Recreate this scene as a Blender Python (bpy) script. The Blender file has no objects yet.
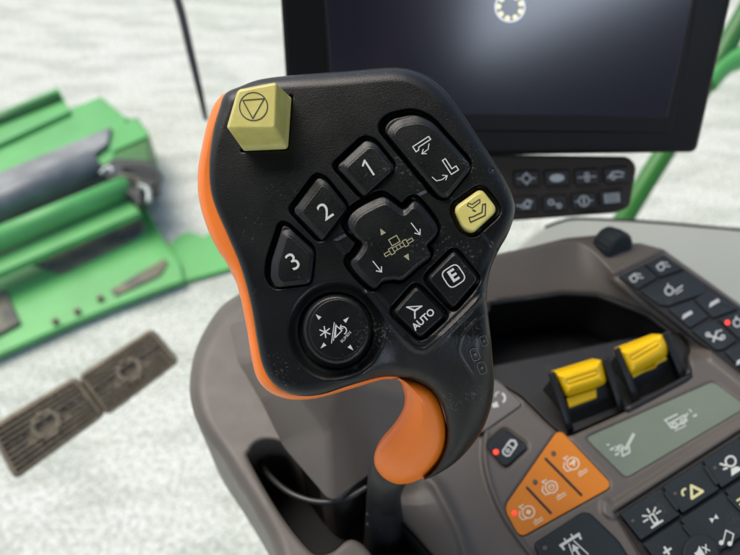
import bpy, bmesh, math, random
import numpy as np
from mathutils import Vector
random.seed(4); rng = np.random.default_rng(4)
S = bpy.context.scene
COL = S.collection
mm = 0.001
# ------------------------------------------------------------------ camera
TH = math.radians(48); FP = 616.0
CAM = Vector((0, 0, 1.5))
cd = bpy.data.cameras.new('camera'); cam = bpy.data.objects.new('camera', cd); COL.objects.link(cam)
cam.location = CAM; cam.rotation_euler = (math.pi/2 - TH, 0, 0)
cd.sensor_width = 36; cd.lens = FP*36/740; cd.clip_start = 0.01; cd.clip_end = 500
cd.dof.use_dof = True; cd.dof.focus_distance = 0.252; cd.dof.aperture_fstop = 9.5
S.camera = cam
FW = np.array([0, math.cos(TH), -math.sin(TH)]); UP = np.array([0, math.sin(TH), math.cos(TH)]); RT = np.array([1., 0, 0])
C0 = np.array(CAM)
def ray(x, y):
    x = np.asarray(x, float); y = np.asarray(y, float)
    return FW + ((x-370)/FP)[..., None]*RT - ((y-277.5)/FP)[..., None]*UP
def at(x, y, depth): return C0 + ray(x, y)*depth
class Plane:
    def __init__(s, p, n): s.p = np.array(p, float); n = np.array(n, float); s.n = n/np.linalg.norm(n)
    def __call__(s, x, y, h=0.0):
        r = ray(x, y); h = np.asarray(h, float)
        t = ((s.p - C0) @ s.n + h)/(r @ s.n)
        return C0 + r*t[..., None]
def plane3(a, b, c):
    n = np.cross(b-a, c-a)
    if n @ (C0-a) < 0: n = -n
    return Plane(a, n)
def fdir(x, y):
    r = ray(x, y); return -r/np.linalg.norm(r)
# ------------------------------------------------------------------ materials
def mat(name, col, rough=.5, var=0.0, nscale=40, bump=0.0, bscale=600, metal=0, spec=.5, coat=0, col2=None, dust=0.0, rvar=0.0, em=None):
    m = bpy.data.materials.new(name); m.use_nodes = True; nt = m.node_tree; b = nt.nodes['Principled BSDF']
    b.inputs['Base Color'].default_value = (*col, 1); b.inputs['Roughness'].default_value = rough
    b.inputs['Metallic'].default_value = metal; b.inputs['Specular IOR Level'].default_value = spec
    b.inputs['Coat Weight'].default_value = coat
    L = nt.links.new; tc = nt.nodes.new('ShaderNodeTexCoord'); g = tc.outputs['Object']
    cs = None
    if var or col2:
        n = nt.nodes.new('ShaderNodeTexNoise'); n.inputs['Scale'].default_value = nscale; n.inputs['Detail'].default_value = 6; L(g, n.inputs['Vector'])
        mx = nt.nodes.new('ShaderNodeMix'); mx.data_type = 'RGBA'
        c2 = col2 or tuple(min(1, c*(1+var)) for c in col); c1 = col if col2 else tuple(c*(1-var) for c in col)
        mx.inputs[6].default_value = (*c1, 1); mx.inputs[7].default_value = (*c2, 1)
        mr = nt.nodes.new('ShaderNodeMapRange'); mr.inputs[1].default_value = .35; mr.inputs[2].default_value = .65
        L(n.outputs['Fac'], mr.inputs[0]); L(mr.outputs[0], mx.inputs[0]); cs = mx.outputs[2]
    if dust:
        n = nt.nodes.new('ShaderNodeTexNoise'); n.inputs['Scale'].default_value = 900; n.inputs['Detail'].default_value = 3; L(g, n.inputs['Vector'])
        n2 = nt.nodes.new('ShaderNodeTexNoise'); n2.inputs['Scale'].default_value = 45; n2.inputs['Detail'].default_value = 4; L(g, n2.inputs['Vector'])
        ad = nt.nodes.new('ShaderNodeMath'); ad.operation = 'MULTIPLY'; L(n.outputs['Fac'], ad.inputs[0]); L(n2.outputs['Fac'], ad.inputs[1])
        mr = nt.nodes.new('ShaderNodeMapRange'); mr.inputs[1].default_value = .36; mr.inputs[2].default_value = .48; mr.inputs[4].default_value = dust
        L(ad.outputs[0], mr.inputs[0])
        mx = nt.nodes.new('ShaderNodeMix'); mx.data_type = 'RGBA'; mx.inputs[6].default_value = (*col, 1); mx.inputs[7].default_value = (.42, .40, .36, 1)
        if cs: L(cs, mx.inputs[6])
        L(mr.outputs[0], mx.inputs[0]); cs = mx.outputs[2]
    if cs: L(cs, b.inputs['Base Color'])
    if rvar:
        n = nt.nodes.new('ShaderNodeTexNoise'); n.inputs['Scale'].default_value = 70; n.inputs['Detail'].default_value = 5; L(g, n.inputs['Vector'])
        mr = nt.nodes.new('ShaderNodeMapRange'); mr.inputs[1].default_value = .3; mr.inputs[2].default_value = .7
        mr.inputs[3].default_value = max(.05, rough-rvar); mr.inputs[4].default_value = min(1, rough+rvar); L(n.outputs['Fac'], mr.inputs[0]); L(mr.outputs[0], b.inputs['Roughness'])
    if bump:
        n = nt.nodes.new('ShaderNodeTexNoise'); n.inputs['Scale'].default_value = bscale; n.inputs['Detail'].default_value = 3; L(g, n.inputs['Vector'])
        bp = nt.nodes.new('ShaderNodeBump'); bp.inputs['Strength'].default_value = bump; bp.inputs['Distance'].default_value = .0004
        L(n.outputs['Fac'], bp.inputs['Height']); L(bp.outputs[0], b.inputs['Normal'])
    if em:
        b.inputs['Emission Color'].default_value = (*em[0], 1); b.inputs['Emission Strength'].default_value = em[1]
    return m
M = {}
M['black'] = mat('black_soft_plastic', (.0045, .0056, .0055), .35, var=.15, bump=.25, bscale=1800, dust=.16, rvar=.05, spec=.36)
M['key'] = mat('key_plastic', (.005, .006, .006), .32, spec=.38, bump=.3, bscale=2200, dust=.12, rvar=.08)
M['pit'] = mat('black_plastic_and_slot_shade', (.006, .006, .007), .6)
M['tray'] = mat('tray_black_plastic', (.010, .011, .012), .38)
M['orange'] = mat('orange_plastic', (.85, .20, .022), .38, var=.06, bump=.1, bscale=1500, rvar=.06)
M['orange2'] = mat('orange_grip_rubber', (1.0, .215, .010), .36, var=.05, bump=.15, bscale=1800, rvar=.06)
M['yellow'] = mat('faded_yellow_plastic', (.56, .49, .13), .33, col2=(.62, .56, .18), nscale=160, bump=.2, bscale=900, dust=.1)
M['legend'] = mat('white_legend', (.55, .58, .55), .6)
M['legend_dim'] = mat('worn_legend', (.30, .29, .17), .6)
M['legend_black'] = mat('black_legend', (.02, .02, .015), .6)
M['taupe'] = mat('taupe_console_plastic', (.100, .089, .076), .46, var=.05, nscale=25, bump=.35, bscale=1500, rvar=.05, dust=.06)
M['keygrey'] = mat('slate_key_plastic', (.018, .025, .029), .55, bump=.2, bscale=1600, dust=.08, spec=.22)
M['keytaupe'] = mat('taupe_key_plastic', (.125, .12, .11), .5)
M['sage'] = mat('sage_display', (.155, .19, .15), .4, var=.03, spec=.25)
M['orangep'] = mat('orange_key_film', (.62, .20, .022), .5, var=.03, spec=.2)
M['latchy'] = mat('yellow_latch_plastic', (.86, .53, .003), .28, var=.05, bump=.2, bscale=900)
M['rubber'] = mat('dark_rubber', (.009, .010, .011), .5, bump=.3, bscale=1200, dust=.1)
M['red'] = mat('red_indicator', (.8, .03, .02), .4, em=((1, .05, .03), .9))
M['led'] = mat('unlit_indicator', (.09, .07, .05), .3)
M['bezel'] = mat('monitor_bezel', (.005, .006, .007), .42, spec=.2, bump=.1, bscale=1500)
M['glassk'] = mat('monitor_glass', (.022, .022, .036), .18, spec=.62)
M['swp'] = mat('switch_panel_plastic', (.042, .033, .025), .6, spec=.2, bump=.2, bscale=1200)
M['green'] = mat('green_paint', (.09, .40, .10), .42, var=.10, nscale=3)
M['green2'] = mat('dark_green_paint', (.025, .16, .02), .45, var=.12, nscale=4)
M['steel'] = mat('worn_grey_steel', (.15, .16, .17), .5, col2=(.25, .26, .27), nscale=5, metal=.2)
M['gap'] = mat('grimy_steel_and_gap_shade', (.045, .05, .055), .6, col2=(.20, .18, .10), nscale=6)
M['zinc'] = mat('zinc_fitting', (.35, .38, .38), .45, metal=.5)
M['rust'] = mat('rusty_bolt', (.22, .12, .10), .6)
M['pedal'] = mat('brown_pedal_rubber', (.175, .15, .105), .7, var=.2, nscale=60, bump=.3, bscale=500)
M['sill'] = mat('pale_grey_sill', (.33, .36, .32), .45, var=.03, nscale=8)
M['wiper'] = mat('wiper_black', (.01, .01, .01), .5)
M['head'] = mat('dark_blocker_lining', (.05, .05, .055), .9)  # dark surface of the added rear panel and roof
# ------------------------------------------------------------------ object helpers
def link(name, me, m, parent=None, smooth=True):
    if m: me.materials.append(m)
    if smooth: me.polygons.foreach_set('use_smooth', [True]*len(me.polygons))
    o = bpy.data.objects.new(name, me); COL.objects.link(o)
    if parent: o.parent = parent; 
    return o
def pym(name, V, F, m, parent=None, smooth=True):
    me = bpy.data.meshes.new(name); me.from_pydata([tuple(map(float, v)) for v in V], [], F); me.validate(); me.update()
    return link(name, me, m, parent, smooth)
def tag(o, label=None, cat=None, group=None, kind=None):
    for k, v in (('label', label), ('category', cat), ('group', group), ('kind', kind)):
        if v: o[k] = v
    return o
def empty(name, label, cat, group=None):
    o = bpy.data.objects.new(name, None); o.empty_display_size = .02; COL.objects.link(o); return tag(o, label, cat, group)
def rp(pts, r=4, n=5):
    """round polygon corners"""
    P = [np.array(p, float) for p in pts]; out = []
    for i in range(len(P)):
        a, b, c = P[i-1], P[i], P[(i+1) % len(P)]
        la, lc = np.linalg.norm(a-b), np.linalg.norm(c-b); k = min(r, la*.48, lc*.48)
        p0 = b+(a-b)/la*k; p1 = b+(c-b)/lc*k
        for j in range(n+1):
            t = j/n; out.append((1-t)**2*p0+2*t*(1-t)*b+t*t*p1)
    return np.array(out)
def cr(pts, n=6, closed=True):
    """Catmull-Rom smoothing"""
    P = np.array(pts, float); N = len(P); out = []
    rngi = range(N) if closed else range(N-1)
    for i in rngi:
        if closed: p = [P[(i+k) % N] for k in (-1, 0, 1, 2)]
        else: p = [P[max(0, i-1)], P[i], P[i+1], P[min(N-1, i+2)]]
        for j in range(n):
            t = j/n
            out.append(.5*(2*p[1]+(p[2]-p[0])*t+(2*p[0]-5*p[1]+4*p[2]-p[3])*t*t+(3*p[1]-p[0]-3*p[2]+p[3])*t**3))
    if not closed: out.append(P[-1])
    return np.array(out)
def area(P): x, y = P[:, 0], P[:, 1]; return .5*np.sum(x*np.roll(y, -1)-y*np.roll(x, -1))
def inset(P, d):
    """positive d moves inward"""
    s = 1 if area(P) > 0 else -1
    E = np.roll(P, -1, 0)-P; L = np.linalg.norm(E, axis=1, keepdims=True); L[L < 1e-9] = 1e-9; E = E/L
    N = np.stack([-E[:, 1], E[:, 0]], 1)*s
    V = N+np.roll(N, 1, 0); l = np.linalg.norm(V, axis=1, keepdims=True); l[l < 1e-6] = 1e-6
    V = V/l
    Q = P+V*d
    if d <= 0: return Q
    n = len(Q)
    for _ in range(40):
        E2 = np.roll(Q, -1, 0)-Q; fl = (E2*E).sum(1) < -1e-9
        if not fl.any(): break
        Q2 = Q.copy(); i = 0
        if fl.all(): return np.repeat(P.mean(0)[None], n, 0)
        st = int(np.argmin(fl)); done = 0
        while done < n:
            k = (st+done) % n
            if fl[k]:
                run = [k]
                while fl[(run[-1]+1) % n] and len(run) < n: run.append((run[-1]+1) % n)
                ids = run+[(run[-1]+1) % n]; Q2[ids] = (Q[ids[0]]+Q[ids[-1]])/2; done += len(run)
            else: done += 1
        Q = Q2
    return Q
def sdf(X, Y, P, closed=True):
    """signed distance (inside positive) and nearest point"""
    best = np.full(X.shape, 1e18); nx = np.zeros(X.shape); ny = np.zeros(X.shape); ins = np.zeros(X.shape, bool)
    n = len(P)
    for i in range(n if closed else n-1):
        ax, ay = P[i]; bx, by = P[(i+1) % n]; dx, dy = bx-ax, by-ay; l2 = dx*dx+dy*dy
        if l2 < 1e-12: continue
        t = np.clip(((X-ax)*dx+(Y-ay)*dy)/l2, 0, 1); qx = ax+t*dx; qy = ay+t*dy
        d = (X-qx)**2+(Y-qy)**2; k = d < best
        best = np.where(k, d, best); nx = np.where(k, qx, nx); ny = np.where(k, qy, ny)
        if closed and ay != by:
            c = ((ay > Y) != (by > Y)) & (X < dx*(Y-ay)/(by-ay)+ax); ins ^= c
    d = np.sqrt(best)
    if closed: d = np.where(ins, d, -d)
    return d, nx, ny
def ss(a, b, x): t = np.clip((x-a)/(b-a), 0, 1); return t*t*(3-2*t)
def cap(name, out, pl, h0, h1, m, parent=None, bev=1.5, bevh=None, grow=.6, shift=(0, 0), shrink=0, dome=0, seg=4, sub=None):
    """slab: base ring at h0, side up, rounded bevel, flat (or domed) top"""
    out = np.array(out, float); pxm = .42*mm if bevh is None else None
    bh = bevh if bevh is not None else min(bev*.42*mm, abs(h1-h0)*.8)
    rings = [(inset(out, -grow), h0), (out, h0+(h1-bh-h0)*(.60 if shrink else 1.0))]
    c = out.mean(0); top = inset(out, shrink)+np.array(shift)
    if shrink: rings.append((top, h1-bh))
    for k in range(1, seg+1):
        a = k/seg*math.pi/2
        rings.append((inset(top, bev*(1-math.cos(a))), h1-bh+bh*math.sin(a)))
    last = rings[-1][0]; V = []; F = []; n = len(out)
    for q, (P, h) in enumerate(rings): V += list(pl(P[:, 0], P[:, 1], np.full(n, h)))
    cc = last.mean(0)
    if dome:
        for k in range(1, 5):
            f = 1-k/5; P = cc+(last-cc)*f; V += list(pl(P[:, 0], P[:, 1], np.full(n, h1+dome*(1-f*f))))
            rings.append(None)
    R = len(rings)
    for q in range(R-1):
        for i in range(n): j = (i+1) % n; F.append((q*n+i, q*n+j, (q+1)*n+j, (q+1)*n+i))
    F.append([(R-1)*n+i for i in range(n)])
    o = pym(name, V, F, m, parent)
    bm = bmesh.new(); bm.from_mesh(o.data); bmesh.ops.remove_doubles(bm, verts=bm.verts, dist=1.5e-5); bmesh.ops.recalc_face_normals(bm, faces=bm.faces)
    f = max(bm.faces, key=lambda q: len(q.verts))
    if f.normal @ Vector(pl.n) < 0: bmesh.ops.reverse_faces(bm, faces=bm.faces)
    bm.to_mesh(o.data); bm.free()
    big = max(o.data.polygons, key=lambda q: len(q.vertices))
    if len(big.vertices) > 4 or not dome: big.use_smooth = False
    return o
def field(name, out, holes, pl, hf, step, m, wall, parent=None):
    x0, y0 = out.min(0)-step*2; x1, y1 = out.max(0)+step*2
    xs = np.arange(x0, x1, step); ys = np.arange(y0, y1, step); X, Y = np.meshgrid(xs, ys)
    d, nx, ny = sdf(X, Y, out)
    for H in holes:
        dh, hx, hy = sdf(X, Y, H); k = -dh < d
        d = np.where(k, -dh, d); nx = np.where(k, hx, nx); ny = np.where(k, hy, ny)
    inside = d > 0
    X2 = np.where(inside, X, nx); Y2 = np.where(inside, Y, ny); d2 = np.where(inside, d, 0)
    keep = inside[:-1, :-1] | inside[1:, :-1] | inside[:-1, 1:] | inside[1:, 1:]
    used = np.zeros(X.shape, bool)
    for a, b in ((0, 0), (1, 0), (0, 1), (1, 1)): used[a:a+keep.shape[0], b:b+keep.shape[1]] |= keep
    idx = -np.ones(X.shape, int); idx[used] = np.arange(used.sum())
    xu, yu, du = X2[used], Y2[used], d2[used]
    V = pl(xu, yu, hf(xu, yu, du))
    r, c = np.nonzero(keep)
    F = np.stack([idx[r, c], idx[r+1, c], idx[r+1, c+1], idx[r, c+1]], 1)
    bm = bmesh.new()
    me = bpy.data.meshes.new(name); me.vertices.add(len(V)); me.vertices.foreach_set('co', V.ravel())
    me.loops.add(F.size); me.loops.foreach_set('vertex_index', F.ravel().astype(np.int32))
    me.polygons.add(len(F)); me.polygons.foreach_set('loop_start', np.arange(0, F.size, 4, dtype=np.int32)); me.update(calc_edges=True); me.validate()
    bm.from_mesh(me); bmesh.ops.remove_doubles(bm, verts=bm.verts, dist=1e-6)
    be = [e for e in bm.edges if e.is_boundary]
    dn = Vector(-pl.n)
    for k in range(len(wall)):
        g = bmesh.ops.extrude_edge_only(bm, edges=be)
        nv = [v for v in g['geom'] if isinstance(v, bmesh.types.BMVert)]
        for v in nv: v.co += dn*wall[k]
        be = [e for e in g['geom'] if isinstance(e, bmesh.types.BMEdge) and e.is_boundary]
    bm.normal_update()
    s = sum((f.normal @ Vector(pl.n)) for f in list(bm.faces)[:2000])
    if s < 0: bmesh.ops.reverse_faces(bm, faces=bm.faces)
    bm.to_mesh(me); bm.free()
    o = link(name, me, m, parent)
    return o
def liner(name, P, pl, ht, dep, m, parent, hole_floor=True):
    n = len(P); A = pl(P[:, 0], P[:, 1], np.full(n, ht)); B = A-pl.n*dep
    F = [(i, (i+1) % n, n+(i+1) % n, n+i) for i in range(n)]+[[n+i for i in range(n)]]
    return pym(name, list(A)+list(B), F, m, parent, smooth=False)
def prism(name, P, pl, ht, dep, m, parent=None, bevel=0):
    P = np.array(P, float); n = len(P); A = pl(P[:, 0], P[:, 1], np.full(n, ht)); B = A-pl.n*dep
    F = [(i, (i+1) % n, n+(i+1) % n, n+i) for i in range(n)]+[[n+i for i in range(n)], list(range(n))]
    o = pym(name, list(A)+list(B), F, m, parent, smooth=False)
    bm = bmesh.new(); bm.from_mesh(o.data); bmesh.ops.recalc_face_normals(bm, faces=bm.faces); bm.to_mesh(o.data); bm.free()
    if bevel:
        b = o.modifiers.new('b', 'BEVEL'); b.width = bevel; b.segments = 3; b.limit_method = 'ANGLE'; o.data.polygons.foreach_set('use_smooth', [True]*len(o.data.polygons))
        w = o.modifiers.new('w', 'WEIGHTED_NORMAL')
    return o
def solid(name, VH, F, pl, m, parent=None, bevel=0, seg=3):
    V = [pl(a, b, h) for a, b, h in VH]
    o = pym(name, V, F, m, parent, smooth=False)
    bm = bmesh.new(); bm.from_mesh(o.data); bmesh.ops.recalc_face_normals(bm, faces=bm.faces); bm.to_mesh(o.data); bm.free()
    if bevel:
        b = o.modifiers.new('b', 'BEVEL'); b.width = bevel; b.segments = seg; b.limit_method = 'ANGLE'; b.angle_limit = .3
        o.data.polygons.foreach_set('use_smooth', [True]*len(o.data.polygons)); o.modifiers.new('w', 'WEIGHTED_NORMAL')
    return o
def tube(name, pts, rad, m, parent=None, n=16, sub=6, caps=True):
    P = cr(pts, sub, False) if len(pts) > 2 else np.array(pts, float); R = np.interp(np.linspace(0, 1, len(P)), np.linspace(0, 1, len(rad)), rad) if hasattr(rad, '__len__') else np.full(len(P), rad)
    V = []; F = []; u = None
    for i, p in enumerate(P):
        t = P[min(i+1, len(P)-1)]-P[max(i-1, 0)]; t = t/np.linalg.norm(t)
        if u is None: u = np.cross(t, [0.3, .2, 1]); 
        u = u-t*(u@t); u /= np.linalg.norm(u); w = np.cross(t, u)
        for k in range(n):
            a = 2*math.pi*k/n; V.append(p+(u*math.cos(a)+w*math.sin(a))*R[i])
    for i in range(len(P)-1):
        for k in range(n): j = (k+1) % n; F.append((i*n+k, i*n+j, (i+1)*n+j, (i+1)*n+k))
    if caps: F += [list(range(n))[::-1], [(len(P)-1)*n+k for k in range(n)]]
    return pym(name, V, F, m, parent)
# --- printed symbols -----------------------------------------------------------
def xf(pts, c, rot, sc):
    p = np.array(pts, float)*sc; a = math.radians(rot)
    x = p[:, 0]*math.cos(a)-p[:, 1]*math.sin(a); y = p[:, 0]*math.sin(a)+p[:, 1]*math.cos(a)
    return np.stack([c[0]+x, c[1]-y], 1)
def stroke_q(P, w, closed=False):
    """quads of a polyline of width w"""
    Q = []; n = len(P)
    for i in range(n if closed else n-1):
        a = P[i]; b = P[(i+1) % n]; d = b-a; l = np.linalg.norm(d)
        if l < 1e-6: continue
        d = d/l; k = np.array([-d[1], d[0]])*w/2; e = d*w*.3
        Q.append([a-e+k, a-e-k, b+e-k, b+e+k])
    return Q
def sym(name, c, rot, sc, pl, h, m, parent, S_=(), P_=(), texts=(), bold=0.0):
    """S_: (pts, width, closed); P_: filled polygons; all in local px, y up; texts: (string, x, y, size, rot)"""
    V = []; F = []; lay = 0
    for pts, w, cl in S_:
        for q in stroke_q(xf(pts, c, rot, sc), w*sc, cl):
            b = len(V); q = np.array(q); V += list(pl(q[:, 0], q[:, 1], np.full(4, h+lay*1.5e-6))); F.append((b, b+1, b+2, b+3)); lay += 1
    for pts in P_:
        q = xf(pts, c, rot, sc); b = len(V); V += list(pl(q[:, 0], q[:, 1], np.full(len(q), h+lay*1.5e-6))); F.append(tuple(range(b, b+len(q)))); lay += 1
    for t, tx, ty, size, tr in texts:
        cu = bpy.data.curves.new('t', 'FONT'); cu.body = t; cu.size = 1; cu.align_x = 'CENTER'; cu.align_y = 'CENTER'; cu.offset = bold
        to = bpy.data.objects.new('t', cu); COL.objects.link(to); bpy.context.view_layer.update()
        me = bpy.data.meshes.new_from_object(to.evaluated_get(bpy.context.evaluated_depsgraph_get()))
        p = np.array([v.co[:2] for v in me.vertices])*size
        a = math.radians(tr); p = np.stack([p[:, 0]*math.cos(a)-p[:, 1]*math.sin(a)+tx, p[:, 0]*math.sin(a)+p[:, 1]*math.cos(a)+ty], 1)
        q = xf(p, c, rot, sc); b = len(V); V += list(pl(q[:, 0], q[:, 1], np.full(len(q), h+lay*1.5e-6)))
        F += [tuple(b+i for i in f.vertices) for f in me.polygons]
        bpy.data.objects.remove(to); bpy.data.curves.remove(cu); bpy.data.meshes.remove(me)
    o = pym(name, V, F, m, parent, smooth=False)
    bm = bmesh.new(); bm.from_mesh(o.data)
    bad = [f for f in bm.faces if f.normal @ Vector(pl.n) < 0]; bmesh.ops.reverse_faces(bm, faces=bad); bm.to_mesh(o.data); bm.free()
    return o
def circ(r, n=24, cx=0, cy=0, a0=0, a1=360):
    k = n if a1-a0 >= 360 else n+1
    return [(cx+r*math.cos(math.radians(a0+(a1-a0)*i/n)), cy+r*math.sin(math.radians(a0+(a1-a0)*i/n))) for i in range(k)]
def arrow(a, b, w, hs):
    a = np.array(a, float); b = np.array(b, float); d = (b-a)/np.linalg.norm(b-a); k = np.array([-d[1], d[0]])
    return [([a, b], w, False), ([b-d*hs+k*hs*.8, b, b-d*hs-k*hs*.8], w, False)]
# ================================================================== GROUND
me = bpy.data.meshes.new('ground')
bm = bmesh.new(); bmesh.ops.create_grid(bm, x_segments=8, y_segments=8, size=120); bm.to_mesh(me); bm.free()
GZ = -1.90
gm = bpy.data.materials.new('pale_gravel'); gm.use_nodes = True; nt = gm.node_tree; L = nt.links.new; b = nt.nodes['Principled BSDF']; b.inputs['Roughness'].default_value = .9
tc = nt.nodes.new('ShaderNodeTexCoord')
def noise(sc, det, rot=None):
    n = nt.nodes.new('ShaderNodeTexNoise'); n.inputs['Scale'].default_value = sc; n.inputs['Detail'].default_value = det
    if rot:
        mp = nt.nodes.new('ShaderNodeMapping'); mp.inputs['Rotation'].default_value = (0, 0, rot[0]); mp.inputs['Scale'].default_value = (rot[1], rot[2], 1); L(tc.outputs['Object'], mp.inputs[0]); L(mp.outputs[0], n.inputs['Vector'])
    else: L(tc.outputs['Object'], n.inputs['Vector'])
    return n.outputs['Fac']
def ramp(s, a, c1, c2, bb):
    r = nt.nodes.new('ShaderNodeValToRGB'); r.color_ramp.elements[0].position = a; r.color_ramp.elements[1].position = bb
    r.color_ramp.elements[0].color = (*c1, 1); r.color_ramp.elements[1].color = (*c2, 1); L(s, r.inputs[0]); return r.outputs[0]
def mix(a, bq, f, mode='MULTIPLY'):
    m = nt.nodes.new('ShaderNodeMix'); m.data_type = 'RGBA'; m.blend_type = mode; m.inputs[0].default_value = f; L(a, m.inputs[6]); L(bq, m.inputs[7]); return m.outputs[2]
n1 = noise(40, 8); c = ramp(n1, .41, (.54, .545, .485), (.87, .875, .82), .58)
n3 = noise(1.0, 4, (.5, 1.5, 5.0)); c = mix(c, ramp(n3, .40, (.78, .80, .775), (1, 1, 1), .56), .9)
n2 = noise(.6, 3); c = mix(c, ramp(n2, .35, (.90, .93, .89), (1, 1, 1), .6), .8)
L(c, b.inputs['Base Color'])
bp = nt.nodes.new('ShaderNodeBump'); bp.inputs['Strength'].default_value = .9; bp.inputs['Distance'].default_value = .03; L(n1, bp.inputs['Height']); L(bp.outputs[0], b.inputs['Normal'])
g = link('ground', me, gm, None, False); g.location = (0, 0, GZ); tag(g, kind='structure')
# ================================================================== HARVESTER HEADER (outside, below)
HP = Plane((0, 0, -1.5), (0, 0, 1))
hd = empty('harvester_header', 'green crop header with grey roller outside on the pale ground', 'header')
hd.location = HP(80., 220., -.6)
def hpart(name, P, h, dep, m, bv=.012):
    o = prism(name, P, HP, h, dep, m, None, bv); o.parent = hd; o.matrix_parent_inverse = hd.matrix_basis.inverted(); return o
def under(o, p):
    o.parent = p
    if p.type == 'EMPTY': o.matrix_parent_inverse = p.matrix_basis.inverted()
    return o
hpart('top_plate', [(-60, 168), (70, 108), (101, 96), (122, 114), (128, 117), (112, 160), (105, 165), (-60, 225)], -.02, .05, M['green'])
hpart('rear_bracket', [(-60, 135), (58, 87), (64, 98), (70, 111), (5, 141), (-55, 168)], .02, .07, M['green'])
under(tube('rear_channel', [HP(-50., 140., .03), HP(60., 97., .03)], .055, M['green2'], None, 20, 2), hd)
hpart('end_block', [(108, 124), (137, 117), (148, 131), (149, 168), (112, 178), (104, 160)], -.03, .30, M['green2'])
hpart('end_cap', [(110, 133), (135, 117), (148, 131), (148, 136), (108, 153)], -.01, .03, M['green'])
hpart('roller_guard', [(-60, 196), (111, 126), (107, 143), (92, 154), (-60, 218)], .03, .04, M['steel'])
under(tube('roller', [HP(-60., 229., -.05), HP(97., 163., -.05)], .115, M['steel'], None, 32, 2), hd)
under(tube('cross_tube', [HP(-40., 255., -.05), HP(128., 186., -.05)], .085, M['green'], None, 28, 2), hd)
hpart('cross_rail', [(-40, 272), (130, 196), (136, 200), (140, 212), (-30, 285)], -.12, .06, M['green'])
hpart('floor_plate', [(-60, 290), (-30, 268), (142, 200), (150, 214), (162, 236), (180, 262), (184, 280), (120, 303), (60, 327), (-60, 380)], -.32, .05, M['green'])
hpart('gap_shade', [(28, 262), (60, 245), (138, 212), (146, 228), (130, 240), (60, 273)], -.30, .03, M['gap'])  # dark sheet paints the shade inside the gap above the floor plate
hpart('outer_plate', [(160, 252), (180, 234), (190, 231), (203, 236), (226, 224), (262, 212), (262, 256), (232, 268), (184, 281), (172, 268)], -.36, .04, M['green'])
hpart('wear_strip', [(110, 290), (164, 258), (168, 262), (160, 275), (115, 296)], -.305, .012, M['gap'])
hpart('under_frame', [(-70, 180), (100, 130), (140, 165), (146, 215), (150, 250), (60, 300), (-70, 350)], -.37, .04, M['gap'])
hpart('grille', [(-20, 300), (4, 288), (20, 322), (-10, 338)], -.29, .04, M['gap'])
for x, y in ((55, 321), (77, 311), (100, 298)):
    under(tube('bolt', [HP(float(x), float(y), -.29), HP(float(x), float(y), -.33)], .022, M['rust'], None, 12), hd)
hpart('coupling_box', [(100, 166), (116, 158), (152, 160), (157, 182), (136, 200), (124, 190), (112, 188)], -.02, .12, M['rubber'], .01)
under(tube('hydraulic_fitting', [HP(101., 174., .02), HP(108., 168., .03), HP(114., 172., .02)], .02, M['zinc'], None), hd)
under(tube('hydraulic_fitting', [HP(140., 186., .01), HP(148., 190., .02), HP(149., 203., .0)], .022, M['zinc'], None), hd)
under(tube('hose', [HP(122., 168., -.0), HP(142., 168., .03), HP(159., 174., .03), HP(157., 190., .0), HP(146., 205., -.05)], .014, M['rubber'], None), hd)
under(tube('hose', [HP(110., 178., -.0), HP(126., 176., .03), HP(139., 182., .0), HP(138., 206., -.05)], .018, M['gap'], None), hd)
# ================================================================== FOOT PEDALS
PPl = Plane(at(90., 400., .80), fdir(90., 430.)+np.array([0, 0, .25]))
def pedal(A, B, Cc, D, label):
    """A far-left, B far-right, C near-right, D near-left corners (pixels)"""
    t = empty('foot_pedal', label, 'pedal', 'foot pedals'); A, B, Cc, D = [np.array(q, float) for q in (A, B, Cc, D)]
    bil = lambda u, v: (A*(1-u)+B*u)*(1-v)+(D*(1-u)+Cc*u)*v
    c = bil(.5, .5); t.location = PPl(c[0], c[1], -.02)
    pad = cap('pad', rp([A, B, Cc, D], 8), PPl, -.022, -.001, M['pedal'], None, bev=3, bevh=.003); under(pad, t)
    V = []; F = []
    def rib(u0, v0, u1, v1, w, h):
        a, b_ = bil(u0, v0), bil(u1, v1); d = b_-a; d /= np.linalg.norm(d); k = np.array([-d[1], d[0]])*w/2
        q = np.array([a+k, a-k, b_-k, b_+k]); b0 = len(V); V.extend(PPl(q[:, 0], q[:, 1], np.full(4, h*1.5))); V.extend(PPl(q[:, 0], q[:, 1], np.full(4, -.003)))
        F.extend([(b0, b0+1, b0+2, b0+3), (b0, b0+4, b0+5, b0+1), (b0+1, b0+5, b0+6, b0+2), (b0+2, b0+6, b0+7, b0+3), (b0+3, b0+7, b0+4, b0)])
    for k in range(10):
        v = .07+.0955*k
        if .40 < v < .60: rib(.05, v, .26, v, 1.9, .0015); rib(.74, v, .95, v, 1.9, .0015)
        else:
            for u in np.linspace(.05, .95, 11)[:-1]: rib(u, v, u+.072, v, 1.9, .0035)
    for u in (.04, .96): rib(u, .08, u, .92, 1.6, .0028)
    under(pym('tread', V, F, M['pedal'], None, False), t)
    rr = [bil(.5+.13*math.cos(a)*1.0, .5+.22*math.sin(a)) for a in np.linspace(0, 2*math.pi, 25)]
    under(tube('boss', [PPl(q[0], q[1], .0005) for q in rr], .0045, M['pedal'], None, 8, 2, False), t)
    under(tube('arm', [PPl(c[0], c[1], -.018), PPl(c[0], c[1], -.018)+ray(c[0], c[1])*.08, PPl(c[0], c[1], -.018)+ray(c[0], c[1])*.17], .012, M['wiper'], None), t)
pedal((78, 376), (152, 328), (180, 361), (107, 416), 'dark brown ribbed foot pedal nearer the console, the right one of the two')
pedal((-12, 428), (76, 376), (106, 414), (15, 480), 'dark brown ribbed foot pedal at the left picture edge, cut off by it')
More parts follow.
